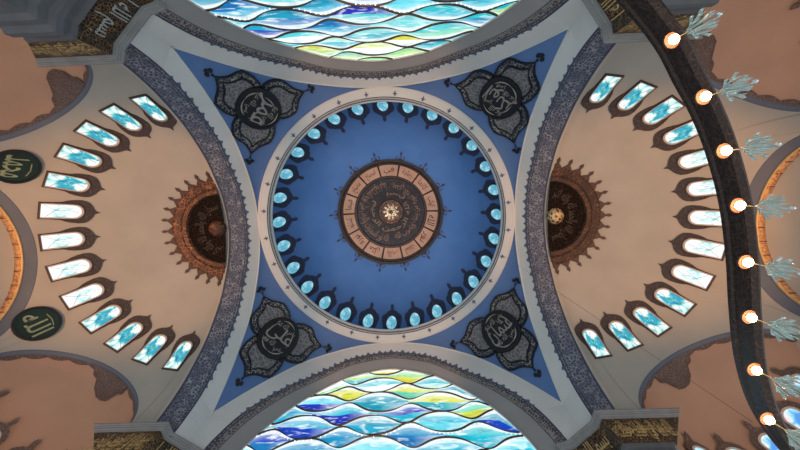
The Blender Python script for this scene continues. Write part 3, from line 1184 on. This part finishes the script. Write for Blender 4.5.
def exedra_fn(s, azc, P, push, depth):
    od = Vector((s * math.cos(rad(azc)), math.sin(rad(azc)), 0))
    Q = (P[0] + P[-1]) / 2
    Q.z = SZ
    Q = Q + od * push

    def f(i, v, h=0.0, lift=0.0):
        """i: index along the aperture (float), v: 0 at the arch, 1 at the back"""
        k = min(int(i), len(P) - 2)
        p = P[k].lerp(P[k + 1], i - k) + od * push
        a = v * pi / 2
        d = (p - Q)
        d.z = max(d.z, 0)
        r = Q + d * math.cos(a) * (1 - h / 7) + od * (depth - h) * math.sin(a)
        return r
    return f, Q, od


EX = {}
for s in (-1, 1):
    for azc, W in ((-58.5, 25), (58.5, 25), (0, 28.3)):
        P = aperture(s, azc, W) if azc or s > 0 else aperture(s, 1.2, 29.6)
        N = len(P) - 1
        mid = azc == 0
        push = 2.3 if mid else 0.35
        f, Q, od = exedra_fn(s, azc, P, push, 7.6 if mid else 8.6)
        EX[(s, azc)] = (f, Q, od, N)
        where = 'far %s side between the two corner recesses' % SIDE[s] if mid else ('upper ' if azc < 0 else 'lower ') + SIDE[s] + ' corner'
        mb = MB()
        mb.grid([[f(i, v) for i in range(N + 1)] for v in np.linspace(0, 1, 22)])
        # wall below, following the rim of the quarter-dome
        rim = [f(0, v) for v in np.linspace(0, 1, 20)] + [f(N, v) for v in np.linspace(1, 0, 20)[1:]]
        mb.grid([[(p.x, p.y, p.z + .01) for p in rim]] + [[(p.x, p.y, z) for p in rim] for z in (26, 20, 14)])
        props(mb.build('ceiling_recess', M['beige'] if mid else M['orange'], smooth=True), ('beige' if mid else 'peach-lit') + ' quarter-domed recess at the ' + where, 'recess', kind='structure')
        # arch rings round the opening
        TN += 1
        root = empty('trim_%d' % TN, Q)
        if mid:
            props(root, 'grey and gold ring around the round recess at the %s edge' % SIDE[s], 'arch', kind='structure')

            def g(i, dd, ins=0.0, Q=Q, od=od, P=P, push=push):
                p = P[i].copy()
                c = Q - od * push
                return c + (p - c) * (1 - ins) + od * dd
            def down(rows):
                return rows
            mb = MB(); mb.grid([[g(i, dd, ins) for i in range(N + 1)] for dd, ins in ((0, 0), (.0, .02), (1.3, .02), (1.3, .05))]); mb.build('grey_soffit', M['slate'], root, True)
            mb = MB(); mb.grid([[g(i, dd, ins) for i in range(N + 1)] for dd, ins in ((1.3, .05), (1.35, .06), (2.2, .06), (2.3, 0.0))]); mb.build('gold_band', M['goldband'], root, True)
            mb = MB(); mb.grid([[g(i, dd, ins) for i in range(N + 1)] for dd, ins in ((1.28, .045), (1.28, .065), (1.4, .065))]); mb.build('gold_edge', M['gold'], root, True)
            for k in range(2, N - 1, 3):
                mb = MB()
                mb.tube([g(k, 1.42, .065), g(k, 2.15, .065)], .05, 4)
                mb.build('band_divider', M['ink'], root)
        else:
            props(root, 'dark carved edging of the arch at the %s recess' % where, 'arch', kind='structure')
            mb = MB()
            mb.grid([[f(i, v, h) - od * (.35 if v == 0 else 0) for i in range(N + 1)] for v, h in ((0, 0), (0, .12), (.015, .12))])
            mb.build('grey_edge', M['slate'], root, True)
            mb = MB()
            rows = []
            for w_ in (0, .5, 1):
                rows.append([f(i / 4, (.012) + w_ * (.022 + .022 * abs(math.sin(i / 4 * pi / 4))), .14) for i in range(N * 4 + 1)])
            mb.grid(rows)
            mb.build('carved_edging', M['carved'], root, True)
            # carved corner patch near the shoulder of the arch
            for i0, sg in ((N * (.26 if azc > 0 else .74), 1),) if True else ():
                # the shoulder nearest the central square
                i0 = N * .55 if azc > 0 else N * .44
                out = [(-5.2, .0), (-4.4, .09), (-3.3, .11), (-2.6, .19), (-1.0, .245), (0.6, .25), (2.0, .23), (2.9, .17), (3.6, .12), (4.6, .1), (5.4, 0.0)]
                pts = []
                for a, b in zip(out[:-1], out[1:]):
                    for q in range(4):
                        w0 = q / 4
                        pts.append((a[0] + (b[0] - a[0]) * w0, a[1] + (b[1] - a[1]) * w0))
                pts.append(out[-1])
                rows = []
                for w_ in np.linspace(0, 1, 7):
                    rows.append([f(max(0, min(N, i0 + u)), .01 + v * w_, .18 + .35 * math.sin(pi * w_) * min(1, v * 6)) for u, v in pts])
                mb = MB(); mb.grid(rows); mb.build('carved_shoulder', M['carved'], root, True)

for s in (-1, 1):
    for t in (-1, 1):
        m_ = EX[(s, 0)]
        d_ = EX[(s, 58.5 * t)]
        pm_ = m_[0](m_[3] if t > 0 else 0, .12)
        pd0 = d_[0](0 if t > 0 else d_[3], .12)
        pd1 = d_[0](d_[3] if t > 0 else 0, .12)
        rows = [pm_, m_[0](m_[3] if t > 0 else 0, 0), Vector(sph(s, rad(31 * t), 0)), d_[0](0 if t > 0 else d_[3], 0), pd0]
        mb = MB()
        mb.grid([[(p.x, p.y, z) for p in rows] for z in (29.5, 24, 14)])
        mb.grid([[(p.x, p.y, z) for p in (pd1, d_[0](d_[3] if t > 0 else 0, 0), Vector((s * 24.2, t * 17.75, 0)), Vector((s * 22.0, t * 17.9, 0)))] for z in (28.6, 24, 14)])
        props(mb.build('wall_between_recesses', M['beige']), 'narrow beige wall between the round recess and the %s %s corner recess' % ('lower' if t > 0 else 'upper', SIDE[s]), 'wall', kind='structure')

# windows inside the recesses ----------------------------------------------------------
RW = [(1.15, .0), (1.2, 1.2), (1.3, 2.2), (1.1, 2.9), (.7, 3.3), (.3, 3.5), (.09, 3.62), (.07, 3.9), (.24, 4.0), (.2, 4.2), (0, 4.45)]
RG = arch_half(.72, .45, 2.7)
RF = arch_half(.9, .3, 2.9)


def recess_window(s, azc, i, v0, scale=1.0, label='', glass='glassC'):
    f, Q, od, N = EX[(s, azc)]
    # meridian of the quarter-dome: fixed angle around Q, going up towards its crown
    bx = f(0, v0) if i == 0 else f(N, v0)
    d = Vector(bx) - Q
    d.z = 0
    R0 = d.length
    d.normalize()
    t = Vector((-d.y, d.x, 0))
    zr = 6.2

    def g(u, v, h):
        u, v = u * scale, v * scale
        v = v - 1.9
        el = max(0.0, v / zr)
        dz = min(0.0, v)
        a = u / R0
        dd = d * math.cos(a) + t * math.sin(a)
        rr = math.cos(el) * (R0 - h)
        return Q + dd * rr + Vector((0, 0, math.sin(el) * (zr - h) + dz))
    root = empty('window_r', g(0, 0, 0))
    next_window(root)
    mb = MB(); mb.patch(outline_from_half(RW, 3), lambda u, v, h: g(u, v, h + .35), .12, 4, (0, 1.6)); mb.build('surround', M['carved'], root)
    mb = MB(); mb.band(outline_from_half(RF), outline_from_half(RG), lambda u, v, h: g(u, v, h + .35), .24, .1); mb.build('frame', M['frame'], root)
    mb = MB(); mb.patch(outline_from_half(RG), lambda u, v, h: g(u, v, h + .35), .18, 4, (0, 1.5), .1); mb.build('glass', M[glass], root)
    props(root, label, 'window', kind='structure')


for s in (-1, 1):
    for azc in (-58.5, 58.5):
        for n_, (i, v0) in enumerate(((0, .36), (0, .64), (0, .92), (1, .78), (1, .5))):
            corner = ('upper ' if azc < 0 else 'lower ') + SIDE[s]
            recess_window(s, azc, i, v0, 1.0, 'oval blue and pink lit window in the %s peach recess, %s from its outer end' % (corner, ORD[n_ if azc > 0 else 4 - n_]))
    for n_, (i, v0) in enumerate(((0, .4), (0, .75), (1, .75), (1, .4))):
        recess_window(s, 0, i, v0, .85, 'oval lit window inside the gold-ringed recess at the %s edge, %s from the top' % (SIDE[s], ORD[n_]))

# ------------------------------------------------------------------ piers
def offset_poly(P, d, sx, sy):
    """P: plan polyline in the first quadrant; offset outward (away from the centre) by d"""
    out = []
    n = len(P)
    for i in range(n):
        p = Vector(P[i])
        def nrm(a, b):
            t = (Vector(b) - Vector(a)).normalized()
            nn = Vector((-t.y, t.x))
            if nn.x + nn.y < 0: nn = -nn
            return nn
        if i == 0: m = nrm(P[0], P[1]); k = 1
        elif i == n - 1: m = nrm(P[-2], P[-1]); k = 1
        else:
            n1, n2 = nrm(P[i - 1], P[i]), nrm(P[i], P[i + 1])
            m = (n1 + n2).normalized()
            k = 1 / max(.5, m.dot(n1))
        q = p + m * d * k
        out.append(q)
    return out


PIERS = {}
for sx in (-1, 1):
    for sy in (-1, 1):
        xc, y0 = {(-1, -1): (20.6, 16.2), (1, -1): (20.0, 16.0), (-1, 1): (20.7, 16.9), (1, 1): (20.1, 16.9)}[(sx, sy)]
        x0 = 16.5
        PL = [(28.5, y0), (xc, y0), (xc - .25, y0 + 1.1), (17.8, 19.9), (x0, 20.3), (x0, 27.0)]
        zs = 0.0

        def ring(d, z):
            z = z + zs
            P = offset_poly(PL, d, sx, sy)
            xe = min(28.5, max(24.3, 28.3 - (28.6 - z) * .95))
            P[0] = Vector((xe, P[0].y))
            row = [(sx * xe, sy * 24.0, z)]
            for p in P: row.append((sx * p.x, sy * p.y, z))
            return row
        PIERS[(sx, sy)] = (PL, zs)
        corner = ('upper ' if sy < 0 else 'lower ') + SIDE[sx]
        mb = MB()
        mb.grid([ring(d, z) for d, z in ((3.0, 28.45), (.0, 28.45), (.0, 28.3), (.12, 28.25), (.12, 28.15), (.2, 28.12), (.2, 27.98), (.32, 27.92), (.32, 27.85), (.5, 27.8))])
        TN += 1
        props(mb.build('trim_%d' % TN, M['stone']), 'stepped grey stone cornice around the %s pier' % corner, 'cornice', kind='structure')
        mb = MB()
        mb.grid([ring(d, z) for d, z in ((.55, 27.8), (.55, 24.7))])
        mb.grid([ring(d, z) for d, z in ((.8, 22.0), (.8, 10.0), (.8, -1.6))])
        props(mb.build('wall_pier_%s_%s' % ('upper' if sy < 0 else 'lower', SIDE[sx]), M['stone_toned']), 'darker-toned grey stone pier under the %s corner of the dome' % corner, 'pier', kind='structure')
        mb = MB()
        mb.grid([ring(d, z) for d, z in ((.55, 24.72), (.25, 24.7), (.25, 24.3), (.45, 24.2), (.45, 23.7), (.1, 23.6), (.1, 23.1), (.5, 22.9), (.5, 22.3), (.8, 22.0))])
        TN += 1
        props(mb.build('trim_%d' % TN, M['stone_toned']), 'dark grey moulding below the gilt frieze of the %s pier' % corner, 'moulding', kind='structure')
        # gilt calligraphy frieze: a slab on each face of the pier
        root = empty('calligraphy_frieze', (sx * 19, sy * 19, 25 + zs))
        props(root, 'black frieze with dense gilt calligraphy under the cornice of the %s pier' % corner, 'frieze', 'gilt friezes on the piers')
        mb = MB()
        mb.grid([ring(d, z) for d, z in ((.55, 27.78), (.45, 27.76), (.45, 24.76), (.55, 24.74))])
        pan = mb.build('panel', M['frieze'], root)
        P = offset_poly(PL, .42, sx, sy)
        verse = ['بسم الله الرحمن الرحيم', 'الله نور السماوات والارض', 'ربنا اتنا في الدنيا حسنة', 'وفي الاخرة حسنة وقنا']
        for j, (a, b) in enumerate(((P[0], P[1]), (P[2], P[3]), (P[4], P[5]))):
            a, b = Vector((sx * a.x, sy * a.y)), Vector((sx * b.x, sy * b.y))
            if j == 0:
                a = b + (a - b).normalized() * 5.6
            if (a - b).cross(Vector((a + b) / 2)) if False else False: pass
            # reading direction: to the right as seen from the hall centre
            mid_ = (a + b) / 2
            rt = Vector((mid_.y, -mid_.x))
            if (b - a).dot(rt) < 0: a, b = b, a
            Ln = (b - a).length
            dr = (b - a).normalized()
            inn = -mid_.normalized()

            def g(x, y, h):
                p = mid_ + dr * x + inn * h
                return (p.x, p.y, 26.25 + zs + y)
            mb = MB()
            sc_ = Ln * .95
            if j == 1:
                put_text(mb, verse[0][:10], g, 0, .1, sc_, 2.5, .03)
            else:
                put_text(mb, verse[(j + (sx + 1) // 2) % 4], g, 0, .45, sc_, 1.6, .02)
                put_text(mb, verse[(j + 1 + sy) % 4], g, 0, -.45, sc_, 1.6, .03)
            if j != 1: put_text(mb, verse[(j + 2) % 4], g, .2, 0, sc_ * .8, 2.2, .04)
            mb.build('calligraphy', M['gold'] if not (sx < 0 and sy < 0 and j == 1) else M['pale'], pan)

# ------------------------------------------------------------------ chandelier ring
path = [(7.9, -11.6), (8.85, -10.7), (9.78, -9.76), (10.79, -8.55), (11.42, -7.47), (12.0, -6.5), (12.55, -5.3), (13.08, -3.7), (13.44, -1.9), (13.68, -0.06), (14.0, 1.75), (14.57, 3.42), (15.4, 4.8), (16.4, 6.0)]
dense = []
Pp = [np.array(p) for p in [path[0]] + path + [path[-1]]]
for i in range(1, len(Pp) - 2):
    for k in range(6):
        t_ = k / 6
        a, b, c, d = Pp[i - 1:i + 3]
        dense.append(0.5 * ((2 * b) + (-a + c) * t_ + (2 * a - 5 * b + 4 * c - d) * t_ * t_ + (-a + 3 * b - 3 * c + d) * t_ ** 3))
dense = [Vector((float(p[0]), float(p[1]))) for p in dense]
ch = empty('ring_chandelier', (13.0, -2.0, 10.0))
props(ch, 'dark bronze ring chandelier with glowing lamps and crystal drops curving down the right side', 'chandelier')


SHIFT = 0.34


def ring_rows(sec):
    rows = []
    for o_, z in sec:
        row = []
        for i, p in enumerate(dense):
            tq = (dense[min(i + 1, len(dense) - 1)] - dense[max(i - 1, 0)]).normalized()
            nn = Vector((tq.y, -tq.x))
            row.append((p.x + nn.x * (o_ + SHIFT), p.y + nn.y * (o_ + SHIFT), z))
        rows.append(row)
    return rows


mb = MB()
mb.grid(ring_rows([(.0, 10.0), (.10, 9.95), (.20, 10.0), (.20, 10.35), (.14, 10.4), (.14, 10.62), (.2, 10.66), (.2, 10.78), (-.08, 10.8), (-.08, 10.68), (-.02, 10.62), (-.02, 10.38), (-.08, 10.34), (-.08, 10.02), (0, 10.0)]))
mb.build('ring_band', M['ringmetal'], ch)
LP = [((668, 41), (9.78 + 1.0, -8.59))]
lamps = [(9.45, -10.15), (10.80, -8.55), (11.80, -6.93), (12.51, -5.35), (13.04, -3.70), (13.42, -1.93), (13.67, -0.15), (13.97, 1.62), (14.52, 3.35), (15.6, 5.0)]


def crystal_drop(mb, c):
    rnd = random.Random(5)
    for ringr, n, z0, z1, w in ((.20, 6, -.48, -1.0, .04), (.09, 4, -.40, -1.2, .04), (.30, 7, -.60, -.86, .045)):
        for k in range(n):
            a = 2 * pi * k / n + rnd.random() * .2
            r0, r1 = ringr * .55, ringr * 1.15
            p0 = Vector((c[0] + r0 * math.cos(a), c[1] + r0 * math.sin(a), c[2] + z0))
            p1 = Vector((c[0] + r1 * math.cos(a), c[1] + r1 * math.sin(a), c[2] + (z0 + z1) / 2 * 1.1))
            p2 = Vector((c[0] + r1 * 1.05 * math.cos(a), c[1] + r1 * 1.05 * math.sin(a), c[2] + z1))
            mb.tube([p0, p1, p2], [w * .4, w, w * .15], 5)
    mb.ball((c[0], c[1], c[2] - 1.25), .06, 8, 5)


for li, (x, y) in enumerate(lamps):
    le = bpy.data.objects.new('lamp', None)
    mb = MB()
    mb.lathe([(.22, 9.87), (.23, 9.89), (.2, 9.95), (.1, 9.99), (.02, 9.99)], 20, (x, y))  # added copper dish, catches the bulb's light as a warm halo
    sk = mb.build('added_halo_dish', M['halo_dish'], ch)
    mb = MB(); mb.ball((x, y, 9.8), .14, 12, 8, .7); mb.build('bulb', M['bulb'], sk)
    mb = MB(); mb.tube([(x, y, 9.8), (x + .02, y, 9.3)], .015, 5); mb.build('drop_rod', M['gold'], sk)
    mb = MB(); crystal_drop(mb, (x + .02, y, 9.75)); mb.build('crystal_drop', M['crystal'], sk)
    bpy.data.objects.remove(le)
mb = MB()
mb.tube([(15.1, 4.2, 10.8), (15.1, 4.2, 46.0)], .009, 5)
mb.build('suspension_cable', M['bronze_rim'], ch)

print('objects', len(bpy.data.objects), 'verts', sum(len(m.vertices) for m in bpy.data.meshes))
